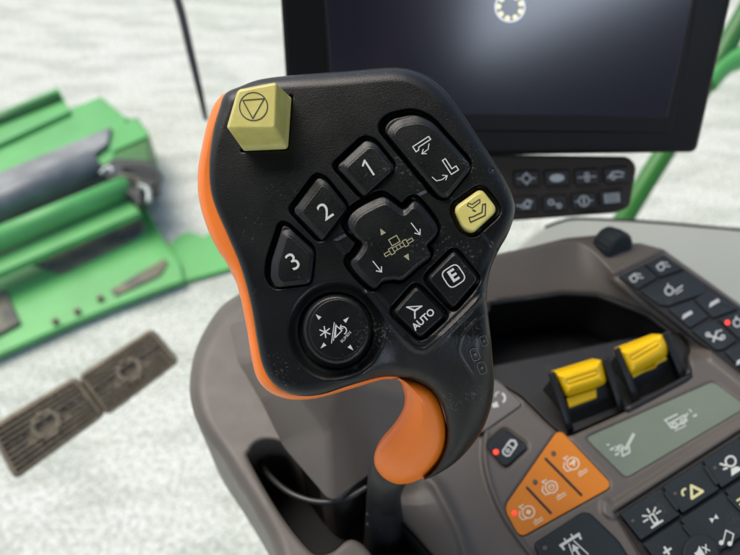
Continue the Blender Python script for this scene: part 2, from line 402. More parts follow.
# ================================================================== WINDSCREEN, WIPER, POST, SILL
wp = Plane(at(300., 250., 1.0), -FW+np.array([.0, -.05, .0]))
gl = bpy.data.materials.new('window_glass'); gl.use_nodes = True; nt2 = gl.node_tree
bs = nt2.nodes['Principled BSDF']; nt2.nodes.remove(bs)
tr = nt2.nodes.new('ShaderNodeBsdfTransparent'); tr.inputs[0].default_value = (.955, .985, .955, 1)
gs = nt2.nodes.new('ShaderNodeBsdfGlossy'); gs.inputs['Roughness'].default_value = .02
ms = nt2.nodes.new('ShaderNodeMixShader'); ms.inputs[0].default_value = .03
nt2.links.new(tr.outputs[0], ms.inputs[1]); nt2.links.new(gs.outputs[0], ms.inputs[2]); nt2.links.new(ms.outputs[0], nt2.nodes['Material Output'].inputs[0])
q = np.array([(-220, -160), (960, -160), (960, 760), (-220, 760)], float)
ws = pym('windscreen', list(wp(q[:, 0], q[:, 1], np.zeros(4))), [(0, 1, 2, 3)], gl, None, False)
tag(ws, 'clear cab windscreen between the cab and the pale ground outside', 'windscreen')
wv = empty('windscreen_wiper', 'thin black wiper blade on the windscreen above the lever head', 'wiper'); wv.location = wp(190., 60., .0)
def wpt(x, y, h): return wp(float(x), float(y), -h)
under(tube('blade', [wpt(170, -20, .010), wpt(180, 8, .010), wpt(190, 50, .010), wpt(200, 92, .010), wpt(206, 120, .010)], [.0066, .0066, .0062, .005, .003], M['wiper'], None, 10), wv)
under(tube('wiper_arm', [wpt(168, -24, .028), wpt(180, 4, .026), wpt(187, 34, .022), wpt(191, 52, .014)], .003, M['wiper'], None, 8), wv)
hr = empty('handrail', 'green tubular handrail outside behind the monitor', 'handrail'); hr.location = at(610., 235., 1.3)
under(tube('rail', [at(560., 330., 1.35), at(632., 205., 1.3), at(675., 135., 1.3), at(724., 50., 1.3), at(770., -30., 1.3)], .021, M['green2'], None, 20), hr)
under(tube('branch', [at(706., 84., 1.3), at(722., 66., 1.3), at(740., 58., 1.3), at(790., 45., 1.3)], .024, M['green'], None, 20), hr)
SP = Plane(at(650., 230., .72), (-.05, -.25, 1))
sl = cap('side_sill', cr([(470, 300), (500, 268), (520, 245), (545, 227), (575, 218.5), (640, 221), (700, 226), (800, 236), (860, 300), (800, 420), (640, 400), (520, 340)], 6), SP, -.04, 0, M['sill'], None, bev=3, bevh=.004)
tag(sl, 'smooth pale grey side panel beyond the slate key strip', 'panel')
under(tube('edge_seal', [SP(float(x), float(y), .0) for x, y in ((545, 227), (560, 221.5), (575, 218.5), (608, 219.5), (640, 221), (700, 226), (800, 236))], .0016, M['rubber'], None, 8), sl)
# ================================================================== MONITOR
t = math.radians(14)
MP = Plane(at(500., 130., .50), (0, -math.cos(t), math.sin(t)))
mo = empty('monitor', 'black framed cab monitor with a dark glossy screen behind the lever', 'monitor'); mo.location = MP(500., 100., -.02)
bo = rp([(272, -140), (762, -140), (696, 152), (291, 158)], 7)
sc_ = np.array([(318, -100), (714, -100), (667, 117), (334, 113)], float)
hsg = field('housing', bo, [rp(sc_, 2)], MP, lambda x, y, d: -.002*(1-np.sqrt(np.clip(1-(1-np.clip(d/4, 0, 1))**2, 0, 1)))-.0035*ss(20, 18, sdf(x, y, sc_+np.array([(-2, -2), (2, -2), (3, 16), (-3, 16)])*1.0)[0]*-1+20)*0, 2.0, M['bezel'], [.012, .018]); under(hsg, mo)
bk = prism('rear_cover', inset(bo, 6), MP, -.030, .02, M['bezel']); under(bk, mo)
lip = cap('screen_lip', rp([(316, -102), (716, -102), (672, 133), (332, 130)], 3), MP, -.001, .0022, M['bezel'], None, bev=1.5, bevh=.001)
under(lip, mo)
sg = cap('screen', rp(sc_, 1), MP, .001, .0028, M['glassk'], None, bev=.5, bevh=.0003); under(sg, mo)
ring = sym('dot_ring', (510, 7), 0, 1, MP, .0030, mat('screen_ring', (.05, .05, .05), .3, em=((.85, .80, .55), .75)), None,  # emissive ring of dots laid over the screen
           P_=[[(11.5*math.cos(a)+r_*math.cos(b2), 11.5*math.sin(a)+r_*math.sin(b2)) for b2 in np.linspace(0, 2*math.pi, 13)[:-1]] for a, r_ in [(2*math.pi*k/9+.3, 3.0) for k in range(9)]])
under(ring, sg)
ring2 = sym('ring_outline', (510, 7), 0, 1, MP, .00295, mat('screen_ring_glow', (.05, .05, .05), .3, em=((.62, .68, .80), .7)), None, S_=[(circ(14.5, 40), 2.2, True)])
under(ring2, sg)
# ---- switch panel under the monitor
WP2 = Plane(at(560., 190., .53), (-.05, -math.cos(math.radians(30)), math.sin(math.radians(30))))
sw = empty('switch_panel', 'dark brown panel with two rows of black switches under the monitor', 'switch panel'); sw.location = WP2(560., 190., -.01)
swb = cap('housing', rp([(440, 154), (628, 157), (636, 166), (629, 207), (615, 212.5), (515, 220), (440, 224)], 6), WP2, -.03, 0, M['swp'], None, bev=2.5, bevh=.002); under(swb, sw)
SWI = [
 dict(S_=[(circ(4), 1.3, True), ([(-9, 0), (-4, 0)], 1, False), ([(4, 0), (9, 0)], 1, False), ([(0, 4), (0, 6)], 1.5, False), ([(0, -4), (0, -6)], 1.5, False)]),
 dict(P_=[[(7.5*math.cos(a), 4*math.sin(a)) for a in np.linspace(0, 6.28, 20)]]),
 dict(S_=[([(-9, 0), (-3, 0)], 1, False), ([(3, 0), (9, 0)], 1, False), (circ(2, 12, 0, 2.2), 1.2, True), (circ(2, 12, 0, -2.2), 1.2, True)]),
 dict(S_=[([(-8, -2), (-3, 3), (3, 3), (8, 1)], 1.6, False), (circ(2, 10, -3, -2), 1.4, True), ([(0, -2), (7, -2)], 1.4, False)]),
 dict(S_=[([(-9, -1), (-4, -2), (2, 4), (7, 2)], 1.4, False), (circ(3, 12, 2, 0), 1.4, True), ([(-4, -4), (4, -4)], 1.2, False)]),
 dict(S_=[(circ(2.5, 12, -4, 1), 1.4, True), (circ(2, 12, 4, -3), 1.4, True), ([(-2, 0), (3, -2)], 1.1, False)]),
 dict(S_=[(circ(5, 20), 1.3, True), ([(0, -3), (0, 3)], 1.8, False), ([(-9, 0), (-5, 0)], 1, False), ([(5, 0), (9, 0)], 1, False)]),
 dict(S_=[([(-7, -4), (7, -4), (7, 4), (-7, 4)], 1, True), ([(-7, 0), (7, 0)], 1, False), ([(-7, 2), (7, 2)], 1, False), ([(-7, -2), (7, -2)], 1, False)])]
for k, (cx, cy) in enumerate([(526.5, 178.5), (557, 178), (587, 177), (616, 175), (525.5, 204), (555, 203), (584, 201), (612, 198)]):
    rot = 2+(k % 4)*1.2
    q = xf([(-12.5, -7.8), (12.5, -7.8), (12.5, 7.8), (-12.5, 7.8)], (cx, cy), rot, 1)
    bt = cap('switch', rp(q, 3), WP2, -.001, .003, M['pit'], None, bev=2, bevh=.001); under(bt, sw)
    s_ = sym('symbol', (cx, cy), rot, 1, WP2, .0032, M.get('legend_grey') or M.setdefault('legend_grey', mat('grey_legend', (.40, .43, .44), .6)), None, **SWI[k])
    under(s_, bt)
# ================================================================== ARMREST CONSOLE
KP = Plane(at(600., 430., .40), (0, 0, 1))
co = empty('armrest_console', 'taupe armrest console with key pads, display and storage tray below the lever', 'console')
co.location = KP(450., 430., -.06)
def cput(o, p=None):
    return under(o, p or co)
CO = cr([(262, 282), (244, 291), (222, 306), (206, 328), (195, 352), (190, 378), (191, 402), (200, 428), (224, 464), (250, 506), (270, 542), (290, 585), (360, 620), (560, 650), (860, 640), (880, 520), (860, 400)], 5, False)
CO = np.array(list(CO[:-1])+[(860, 388), (740, 304), (663, 249), (640, 243), (618, 243), (606, 236), (598, 235), (566, 238), (530, 247), (497, 254), (400, 262), (300, 270)])
SLOT = cr([(250, 462), (250, 451), (258, 442), (270, 440), (284, 444), (300, 460), (332, 497), (352, 488), (380, 455), (400, 462), (402, 484), (390, 498), (388, 508), (405, 526), (432, 556), (460, 590), (400, 610), (378, 566), (366, 548), (355, 540.5), (346, 541.5), (334, 551), (322, 555), (309, 550), (280, 514)], 5)
BIN = rp([(486, 303), (530, 298), (562, 293), (598, 295), (648, 314), (688, 345), (690, 378), (625, 412), (566, 438), (552, 428), (522, 398), (486, 376)], 8)
SAGE = rp([(586, 438), (713, 382), (747, 407), (626, 478)], 5)
ORG = rp([(559, 429), (613, 486), (520, 538), (504, 508)], 9, 7)
PAN = np.array(cr([(488, 385), (484, 430), (483, 462), (492, 496), (506, 524), (526, 552), (545, 575)], 5, False).tolist()+[(560, 700), (900, 700), (900, 380), (740, 310), (600, 420), (510, 380)])
CRE = cr([(425, 470), (436, 486), (450, 512), (460, 535), (470, 570)], 4, False)
PADP = np.array([(612, 512), (742, 428), (900, 330), (960, 600), (700, 660)], float)
RIDGE = np.array([(604, 506), (612, 512), (742, 428), (842, 362)], float)
SLOTb = SLOT; BINb = BIN
def hcon(x, y, d):
    h = np.zeros(x.shape)
    w = ss(330, 270, x)
    R = 16.; h -= w*.012*(1-np.sqrt(np.clip(1-(1-np.clip(sdf(x, y, CO)[0]/R, 0, 1))**2, 0, 1)))
    R = 5.; h -= .0018*(1-np.sqrt(np.clip(1-(1-np.clip(d/R, 0, 1))**2, 0, 1)))
    db = -sdf(x, y, BIN)[0]
    wd = 52-30*ss(575, 625, x); sg_ = y-(303+(x-488)*46/200)
    up = np.clip(1-db/wd, 0, 1)
    h -= .020*up*ss(12, -6, sg_)
    sp = sdf(x, y, PAN)[0]
    h -= .004*ss(2.5, -2.5, sp)*ss(400, 440, y)*ss(380, 420, x)
    h += .0012*np.exp(-((sp-2.5)/2.2)**2)*ss(400, 440, y)*ss(380, 420, x)*ss(560, 540, x)
    dc = sdf(x, y, CRE, False)[0]
    h += .0035*np.exp(-(dc/6)**2)*ss(470, 485, y)
    h -= .010*ss(40, 0, -sdf(x, y, SLOT)[0])*ss(385, 400, x)*ss(470, 500, y)*0.6
    dr = sdf(x, y, RIDGE, False)[0]
    h += .0022*ss(9, 5, np.abs(dr+0))*ss(598, 606, x)
    for P, dep in ((SAGE, .0012), (ORG, .0012)):
        s = sdf(x, y, P)[0]; h -= dep*ss(-2.2, -.5, s)
    sk = sdf(x, y, LOCKP)[0]; h -= .0016*ss(-3.5, -1, sk)
    s = sdf(x, y, GKEY)[0]; h -= .001*ss(-2, -.5, s)
    s = sdf(x, y, STRIP)[0]; h -= .0018*ss(-2.5, -.5, s); h += .0010*np.exp(-((s+6)/2.5)**2)
    s = sdf(x, y, PADP)[0]; h -= .004*ss(0, 2, s)
    return h
LOCKP = rp([(486, 446), (505, 428.5), (529, 446), (505.5, 468)], 6, 6)
GKEY = rp([(470, 372), (498, 381), (523, 404), (480, 434), (460, 420)], 5)
STRIP = np.array([(617, 276), (664, 253), (860, 389), (860, 470)], float)
cput(field('shell', CO, [SLOT, BIN], KP, hcon, 1.5, M['taupe'], [.03, .05]))
cput(liner('lever_slot', inset(SLOT, .8), KP, -.004, .065, M['pit'], None))  # black liner puts the deep slot's shade into its colour
def binh(P): return P
# bin liner follows the sunken rim
n_ = len(BIN); Pb = inset(BIN, .8); hb = hcon(Pb[:, 0], Pb[:, 1], np.full(n_, 5.))-.001
A = KP(Pb[:, 0], Pb[:, 1], hb); B = KP(Pb[:, 0], Pb[:, 1], np.zeros(n_)); B = A-KP.n*.05
tray = cput(pym('storage_tray', list(A)+list(B), [(i, (i+1) % n_, n_+(i+1) % n_, n_+i) for i in range(n_)]+[[n_+i for i in range(n_)]], M['tray'], None, False))
cput(tube('tray_rim', [KP(float(a), float(b_), float(hh)+.0005) for (a, b_), hh in zip(Pb[:46:2], hb[:46:2])], .0022, M['rubber'], None, 8, 2))
cput(cap('tray_ledge', rp([(488, 366), (560, 352), (620, 340), (680, 332), (690, 352), (688, 378), (625, 411), (566, 437), (552, 427), (522, 397), (488, 377)], 4), KP, -.05, -.012, M['rubber'], None, bev=2, bevh=.002, grow=0))
# lever housing block in front of the slot
HB = [(226, 326, -.002), (238, 362, 0), (262, 403, 0), (283, 446, .000), (331, 502, .0008),       # 0-4 lower left edge
      (272, 312, .010), (280, 350, .026), (294, 388, .034), (327, 427, .020),                       # 5-8 ridge
      (388, 460, .0008), (428, 405, -.001), (345, 382, .034), (330, 320, .03), (430, 300, .0),         # 9-13
      ]
cput(solid('lever_housing', HB, [(0, 1, 6, 5), (1, 2, 7, 6), (2, 3, 8, 7), (3, 4, 8), (4, 9, 8), (8, 9, 10, 11), (7, 8, 11), (6, 7, 11, 12), (5, 6, 12), (11, 10, 13, 12)], KP, M['taupe'], None, bevel=.004, seg=4))
# display
disp = cput(cap('display', SAGE, KP, -.002, -.0004, M['sage'], None, bev=.8, bevh=.0002))
def csub(o, p): return under(o, p)
LG = M['legend']; L2 = mat('faint_legend', (.42, .47, .43), .6)
csub(sym('symbol', (625, 448), 28, 1, KP, -.0002, L2, None,
     S_=[([(-6, -6), (2, -6), (4, -1), (-3, 1)], 2, True), ([(-10, 2), (-4, 4)], 1.6, False), ([(2, 0), (14, 8)], 3.4, False), ([(0, -2), (8, 4)], 2, False), ([(-8, 6), (-2, 0)], 1.5, False), (circ(3, 12, -4, 2), 1.6, True)],
     P_=[]), disp)
csub(sym('symbol', (612, 450), 28, 1, KP, -.0002, L2, None, S_=[([(-2, 7), (0, 6)], 1.6, False), ([(-1, 1), (2, 1)], 2.4, False), ([(1, -6), (4, -6)], 2.4, False)]), disp)
csub(sym('symbol', (677, 421), 26, 1, KP, -.0002, L2, None,
     S_=[([(-11, 6), (3, 6)], 1.8, False), ([(-9, 1), (9, 2), (9, -4), (-8, -4)], 1.8, True), (circ(2.6, 12, -4, -3), 1.8, True), (circ(2.2, 12, 5, -3), 1.8, True), ([(-10, 6), (-9, 1)], 1.4, False), ([(-6, -8), (6, -8)], 1.3, False), ([(9, 0), (13, 2)], 1.8, False)]), disp)
csub(sym('symbol', (691, 413), 26, 1, KP, -.0002, L2, None, S_=[([(0, 4), (1, 1)], 1.5, False), ([(1, -4), (4, -4)], 2.2, False)]), disp)
# orange engine-speed pad
op = cput(cap('engine_key_pad', ORG, KP, -.002, .0002, M['orangep'], None, bev=1, bevh=.0003))
for a, b_ in (((545.5, 458.5), (581.5, 495)), ((527, 487.5), (551, 513))):
    q = np.array(stroke_q([np.array(a), np.array(b_)], 2.3)[0]); csub(prism('slit', q, KP, .0006, .0009, M['pit']), op)
for (cx, cy), mm_ in (((553.5, 453.5), M['led']), ((535, 482), M['led']), ((514.5, 513), M['red'])):
    q = np.array(circ(2.6, 16, cx, cy)); csub(cap('indicator', q, KP, 0, .0008, mm_, None, bev=.8, bevh=.0004, grow=0), op)
WL = mat('cream_legend', (.75, .62, .45), .6)
for k, (cx, cy) in enumerate([(573, 463.5), (551.5, 487), (528.5, 512)]):
    S1 = [(circ(6, 20), 1.3, True), ([(-7, 5), (-10, 1), (-9, -4), (-5, -5)], 1.2, False), ([(-4, 6), (-6, 9), (-1, 9)], 1.2, False)]
    S1 += [[([(-3, 1), (3, 1)], 2.2, False), ([(0, -2), (2, 3)], 2.0, False)], [(circ(3, 10), .9, True), ([(-2, 1), (3, 0)], .9, False)], [([(-2, 0), (2, 0)], 2.2, False), ([(0, 2), (0, -2)], 2, False)]][k]
    csub(sym('symbol', (cx, cy), 28, 1, KP, .0004, WL, None, S_=S1), op)
    csub(sym('symbol', (cx+9.5, cy+8.5), 28, 1, KP, .0004, WL, None, S_=[([(-5, 0), (5, 1)], 1.0, False), ([(-5, -2.4), (5, -1.4)], 1.0, False), ([(-3, 2), (-1, 2)], .9, False)]), op)
# lock key
lk = cput(cap('lock_key', LOCKP, KP, -.003, .0006, M['keygrey'], None, bev=2, bevh=.0008))
csub(cap('indicator', np.array(circ(2.9, 18, 496, 452)), KP, .0006, .0014, M['red'], None, bev=1, bevh=.0005, grow=0), lk)
csub(sym('symbol', (509, 449), -35, 1, KP, .0009, LG, None, S_=[([(-4, 3), (-4, -5), (-2, -7), (2, -7), (4, -5), (4, 3)], 1.6, True), ([(-4, 3), (-3.5, 8), (0, 10), (3.5, 8), (4, 3)], 2.2, False), (circ(1.6, 10, 0, -2), 1.3, True)]), lk)
# grey function key half behind the lever
gk = cput(cap('function_key', GKEY, KP, -.002, .0006, M['keytaupe'], None, bev=1.2, bevh=.0006))
csub(sym('symbol', (500, 398), 20, 1, KP, .0009, LG, None, S_=[(circ(5, 10, 0, 0, -70, 40), 2.2, False), ([(-4, 3), (-2, 6), (1, 6)], 1.2, False)], P_=[[(-10, -3), (-4, -2), (-4, -8), (-10, -7)]]), gk)
# big key with header symbol
bk_ = cput(cap('header_key', rp([(533, 544), (582, 512), (590, 513), (619, 541), (640, 575), (560, 600)], 5), KP, -.003, .004, M['keygrey'], None, bev=3, bevh=.002))
csub(cap('indicator', np.array(circ(2.6, 14, 545, 548)), KP, .0038, .0046, M['led'], None, bev=.8, bevh=.0004, grow=0), bk_)
csub(sym('symbol', (573, 545), 32, 1, KP, .0042, LG, None, S_=[([(-11, 6), (11, 6)], 3, False), ([(-10, 6), (-10, 1)], 2.2, False), ([(10, 6), (10, 1)], 2.2, False), ([(-3, 3), (-7, -16)], 1.3, False), ([(3, 3), (8, -16)], 1.3, False), ([(0, -4), (0, -16)], 2.2, False), ([(-4, 10), (-4, 6)], 1.5, False), ([(4, 10), (4, 6)], 1.5, False)], P_=[[(-4, -6), (0, 1), (4, -6)]]), bk_)
# lower right key pad
base = cput(cap('key_pad_base', rp([(617, 514), (742, 433), (880, 345), (960, 600), (700, 650)], 3), KP, -.006, -.0022, M['pit'], None, bev=.6, bevh=.0003, grow=0))
T = lambda a, b_, f: np.array(a, float)*(1-f)+np.array(b_, float)*f
top0, top1 = (619, 514.5), (745, 434); bot0, bot1 = (640, 541), (762, 461.5)
edges = [0, .34, .66, .955, 1.25]
IC = [dict(S_=[([(-2.5, -7), (-2.5, 3), (2.5, 3), (2.5, -7)], 1.8, True), ([(-7, -9), (7, -9)], 2.4, False)]+[([(math.cos(a)*5.5, 1+math.sin(a)*5), (math.cos(a)*11, 1+math.sin(a)*9.5)], 1.8, False) for a in (0, .7, 1.57, 2.44, 3.14)]),
      dict(S_=[([(-6, -6), (8, -6), (1, 6)], 3, True), (circ(4, 8, -8, 3, 60, 200), 2.2, False)], P_=[]),
      dict(S_=[(circ(5.5, 18, 2, 5), 2, True), ([(-9, 9), (-5, 4)], 2, False), ([(-9, 2), (-5, 1)], 2, False)], P_=[[(-2, -2), (4, -3), (10, -9), (-6, -9)]]), None]
YL = mat('pale_yellow_legend', (.62, .60, .30), .6)
for k in range(4):
    f0, f1 = edges[k]+.008, edges[k+1]-.008
    q = rp([T(top0, top1, f0), T(top0, top1, f1), T(bot0, bot1, f1), T(bot0, bot1, f0)], 2)
    kk = cput(cap('key', q, KP, -.003, .0015, M['keygrey'], None, bev=1.5, bevh=.0008))
    if IC[k]: csub(sym('symbol', q.mean(0)+np.array([2, 3]), 33, .92, KP, .0017, YL if k == 1 else LG, None, **IC[k]), kk)
    if k: 
        a, b_ = T(top0, top1, edges[k]), T(bot0, bot1, edges[k]); q = np.array(stroke_q([a*.8+b_*.2, a*.2+b_*.8], 4.4)[0])
        cput(cap('key_divider', rp(q, 1.5), KP, -.002, .0034, M['keygrey'], None, bev=1, bevh=.0008))
    csub(cap('indicator', np.array(circ(1.8, 12, *(T(top0, top1, f0+.04)*.62+T(bot0, bot1, f0+.04)*.38))), KP, .001, .0019, M['led'], None, bev=.6, bevh=.0003, grow=0), kk)
r0, r1 = (642, 544.5), (766, 464); s0, s1 = (672, 582), (800, 498)
ed2 = [0, .30, .66, 1.0, 1.3]
for k in range(4):
    f0, f1 = ed2[k]+.008, ed2[k+1]-.008
    q = rp([T(r0, r1, f0), T(r0, r1, f1), T(s0, s1, f1), T(s0, s1, f0)], 2)
    kk = cput(cap('key', q, KP, -.003, .0012, M['keygrey'], None, bev=1.5, bevh=.0008))
    if k == 0: csub(sym('symbol', (667, 551), 33, .9, KP, .0014, LG, None, S_=[([(-4, 0), (5, 0)], 2.6, False), ([(0, -4), (0, 5)], 2.6, False)]), kk)
    if k == 1:
        csub(sym('symbol', (714, 518.5), 33, .8, KP, .0014, LG, None, P_=[[(-5, 3.5), (0, 0), (-5, -3.5)], [(0, 0), (5, 3.5), (5, -3.5)]]), kk)
        csub(sym('symbol', (726, 536), 0, .95, KP, .0014, LG, None, S_=[([(-3, -6), (0, 6), (8, 2), (6, -7)], 1.3, False)], P_=[circ(2.6, 12, -5, -7), circ(2.6, 12, 4, -8)]), kk)
    if k == 2: csub(sym('symbol', (741, 501), 33, .8, KP, .0014, YL, None, S_=[([(-4, 3), (4, 3), (4, -3)], 2.4, False), ([(-4, -3), (2, -3)], 2, False)]), kk)
    if k:
        a, b_ = T(r0, r1, ed2[k]), T(s0, s1, ed2[k]); q = np.array(stroke_q([a*.85+b_*.15, a*.35+b_*.65], 4)[0])
        cput(cap('key_divider', rp(q, 1.5), KP, -.002, .0030, M['keygrey'], None, bev=1, bevh=.0008))
kn = cput(cap('volume_knob', np.array(circ(19, 40, 701, 553)), KP, 0, .007, M['keygrey'], None, bev=3, bevh=.002))
csub(sym('symbol', (701, 552), 33, .9, KP, .0072, LG, None, P_=[[(-7, -3), (-3, -3), (2, -7), (2, 7), (-3, 3), (-7, 3)]], S_=[([(4, -4), (9, 4)], 1.4, False), ([(4, 4), (9, -4)], 1.4, False)]), kn)
# slate key strip, top right
def key_on(P, ics, led=None, h=.0006):
    k = cput(cap('key', rp(P, 1.5), KP, -.003, h, M['keygrey'], None, bev=1, bevh=.0006))
    for c_, sc2, kw in ics: csub(sym('symbol', c_, 25, sc2, KP, h+.0002, L3, None, **kw), k)
    if led: csub(cap('indicator', np.array(circ(2.6, 14, *led)), KP, h, h+.0007, M['red'], None, bev=.7, bevh=.0004, grow=0), k)
L3 = mat('soft_legend', (.42, .45, .46), .6)
leaf = dict(S_=[(circ(4, 14, -3, 0), 1.5, True), ([(-8, 3), (0, 5), (7, 1)], 1.4, False), ([(2, -1), (8, -4)], 1.4, False)])
eng = dict(S_=[(circ(4.2, 16, -4, 1), 1.6, True), ([(-4, 5), (-2, 8)], 1.5, False), ([(1, -2), (11, 0)], 1.5, False), ([(1, -5), (9, -4)], 1.2, False)])
bar = dict(P_=[[(-7, -2.5), (7, -1), (6, 2.8), (-4, 2)]])
xx = dict(S_=[([(-7, 4), (4, -6)], 2, False), ([(-5, -4), (3, 4)], 2, False), (circ(2, 10, 6, -4), 1.5, True), (circ(2, 10, -7, 5), 1.5, True), ([(2, 4), (8, 3)], 1.5, False)])
cput(cap('key_strip_base', rp([(618, 276.5), (664, 254.5), (858, 389), (858, 468)], 1), KP, -.006, -.0012, M['pit'], None, bev=.4, bevh=.0003, grow=0))
key_on([(619, 276.5), (643, 265), (657.5, 277.5), (638, 289)], [((636, 277.5), .8, leaf)])
key_on([(645.5, 264), (664, 255), (684, 269), (660, 277)], [((663, 266), .8, leaf)])
key_on([(640, 291), (685.5, 271.5), (705, 284.5), (706, 293), (668, 306), (660, 305)], [((673, 290), .95, eng)])
key_on([(668.5, 309), (692, 301), (709, 316.5), (690, 328)], [((687, 315), .9, bar)])
key_on([(694.5, 299), (707, 291.5), (738, 309), (713, 318)], [((714, 303), .9, bar)])
key_on([(691.5, 330), (715, 321), (737, 340.5), (723, 349.5), (716, 350)], [((716, 336), .95, xx)])
key_on([(718.5, 319), (741, 311), (770, 331), (742, 341)], [((741, 322), .9, eng)], (727.5, 322.5))
key_on([(725, 351.5), (742, 344), (775, 370), (752, 380)], [((741, 361), .9, bar)])
key_on([(745, 342), (772, 332.5), (850, 386), (810, 395), (778, 368)], [])
# round side knob
a_ = KP(608., 242., .000); b_ = KP(627., 253., .006); ax = (b_-a_)/np.linalg.norm(b_-a_)
V = []; F = []; u = np.cross(ax, [0, 0, 1.]); u /= np.linalg.norm(u); w_ = np.cross(ax, u); N = 72
prof = [(-.008, .0125), (0, .0135), (.008, .0135), (.010, .0125), (.0108, .0105), (.0100, .002)]
for k, (s_, r_) in enumerate(prof):
    for i in range(N):
        rr = r_*(1.0+(.035 if (i//2) % 2 and 1 <= k <= 2 else 0)); aa = 2*math.pi*i/N; V.append(a_+ax*(s_+.004)+(u*math.cos(aa)+w_*math.sin(aa))*rr)
for k in range(len(prof)-1):
    for i in range(N): j = (i+1) % N; F.append((k*N+i, k*N+j, (k+1)*N+j, (k+1)*N+i))
F.append([(len(prof)-1)*N+i for i in range(N)]); cput(pym('adjusting_knob', V, F, M['keygrey'], None, False))
# latches
def latch(a, b_, c_, d, e, f, yel):
    VH = [(*a, -.014), (*b_, -.014), (*c_, -.014), (*d, -.014), (*e, .012), (*f, .012)]
    k = cput(solid('latch', VH, [(0, 1, 4), (1, 2, 5, 4), (2, 3, 5), (3, 0, 4, 5), (0, 3, 2, 1)], KP, M['rubber'], None, bevel=.0015))
    pe, pf, pb = KP(float(e[0]), float(e[1]), .012), KP(float(f[0]), float(f[1]), .012), KP(float(b_[0]), float(b_[1]), -.014)
    lp = plane3(pe, pf, pb)
    Yb = [yel[0], yel[1], yel[2], T(yel[3], yel[2], .0), yel[-1]]
    hy = rp([yel[0], yel[1], yel[2], yel[3], yel[6]], 5); ya = (np.array(yel[0])+np.array(yel[6]))/2; yb = (np.array(yel[1])+np.array(yel[2]))/2
    def hl(x, y, d):
        e = -.008*(1-np.sqrt(np.clip(1-(1-np.clip(d/10, 0, 1))**2, 0, 1)))
        gdist = sdf(x, y, np.array([ya*.8+yb*.2, ya*.2+yb*.8]), False)[0]
        return .0095+e-.0009*np.exp(-((gdist-2.2)/1.0)**2)
    h = field('latch_handle', hy, [], lp, hl, .7, M['latchy'], [.003, .004]); csub(h, k)
    csub(cap('handle_tab', rp([yel[6], yel[3], yel[4], yel[5]], 2), lp, .0, .0035, M['latchy'], None, bev=2, bevh=.002, grow=0), k)
    for (s, e2, off) in ((e, b_, (-1, 0)), (f, c_, (2, 0))):
        s = np.array(s, float)+off; e2 = np.array(e2, float)+off; q = np.array(stroke_q([s, e2], 7.5)[0])
        csub(cap('latch_cheek', rp(q, 2), lp, -.003, .0075, M['rubber'], None, bev=2.6, bevh=.0025, grow=0), k)
latch((541, 390), (571, 429), (620, 410), (592, 376), (553, 374), (604, 360), [(554, 373), (602, 358.5), (607, 383), (596.5, 388), (597, 398), (569, 408.5), (566, 397.5), (560, 396)])
latch((606, 366), (639, 403), (684, 384), (655, 352), (618, 350), (664, 334), [(618, 349.5), (662, 333), (669, 345), (667, 357), (658, 362), (656, 368), (631, 377), (624, 364)])
# cable in the slot
cb = tube('cable', [KP(255., 452., -.03), KP(268., 474., -.022), KP(290., 493., -.014), KP(318., 502., -.010), KP(345., 499., -.006), KP(368., 487., .0)], .0019, mat('grey_cable', (.03, .03, .03), .35), None, 12)
tag(cb, 'thin dark cable curving through the lever slot to the lever boot', 'cable')
# ================================================================== CONTROL LEVER
FPn = Plane(at(360., 250., .25), fdir(425., 325.))
jl = empty('control_lever', 'black and orange multifunction lever with numbered keys and yellow buttons', 'lever'); jl.location = KP(388., 520., -.03)
def jput(o, p=None): return under(o, p or jl)
BL = cr([(225, 94), (240, 86.5), (262, 79), (300, 74.5), (345, 71), (380, 68), (398, 67.5), (413, 70), (430, 78), (447, 93), (463, 114), (479, 138), (494, 161), (506, 181), (514, 201), (514, 216), (508, 234), (499, 250), (491, 268), (487, 290), (488, 312), (491, 338), (493, 364), (494, 385), (491, 407), (483, 429), (470, 448), (455, 463), (438, 474), (424, 480),
           (431, 473), (440, 461), (446.5, 444), (447, 426), (442, 406), (431, 389), (415, 379), (399, 377), (380, 377.5), (352, 385), (322, 394.5), (300, 396), (283, 391), (270, 380), (262, 364), (257, 340), (251, 305), (241, 268), (228, 236), (215, 206), (210, 185), (209.5, 160), (213, 132), (219, 110)], 6)
K1 = rp([(336, 167), (366, 139.5), (376, 143), (396, 168), (364, 198)], 5)
K2 = rp([(292.5, 211), (318, 177), (326, 180), (348.5, 208), (322, 242)], 5)
K3 = rp([(271, 262), (283, 225), (289, 227), (315, 251), (311, 284), (276, 288), (270, 278)], 5)
KR = rp([(383, 130), (391, 119), (415, 114), (432, 121), (473, 167), (447, 199), (439, 197)], 8)
KY = rp([(453, 208), (481, 188), (498, 210), (473, 233), (463, 229)], 7)
KW = cr([(347, 225), (352, 213), (367, 203), (383, 196.5), (393, 202), (404, 209), (415, 200.5), (427, 211), (438, 228), (434, 238), (427, 246), (431, 256), (418, 267), (403, 280), (394, 280), (382, 282), (374, 289), (362, 280), (350, 264), (356, 255), (362, 244), (355, 237)], 4)
KE = rp([(426, 278), (454, 250), (478, 279), (453, 309)], 5)
KA = rp([(392, 312), (416, 285), (446, 315), (420, 338)], 5)
KC = np.array([(285+15.5+0, 0)])*0
RB = np.array(circ(1, 48)); RB = RB*np.array([34, 35])+np.array([336.5, 329.5])
CUB = rp([(237, 90), (291, 90), (288, 150), (241, 151), (226, 130)], 3)
UL = np.array([-2.0, -1.8])
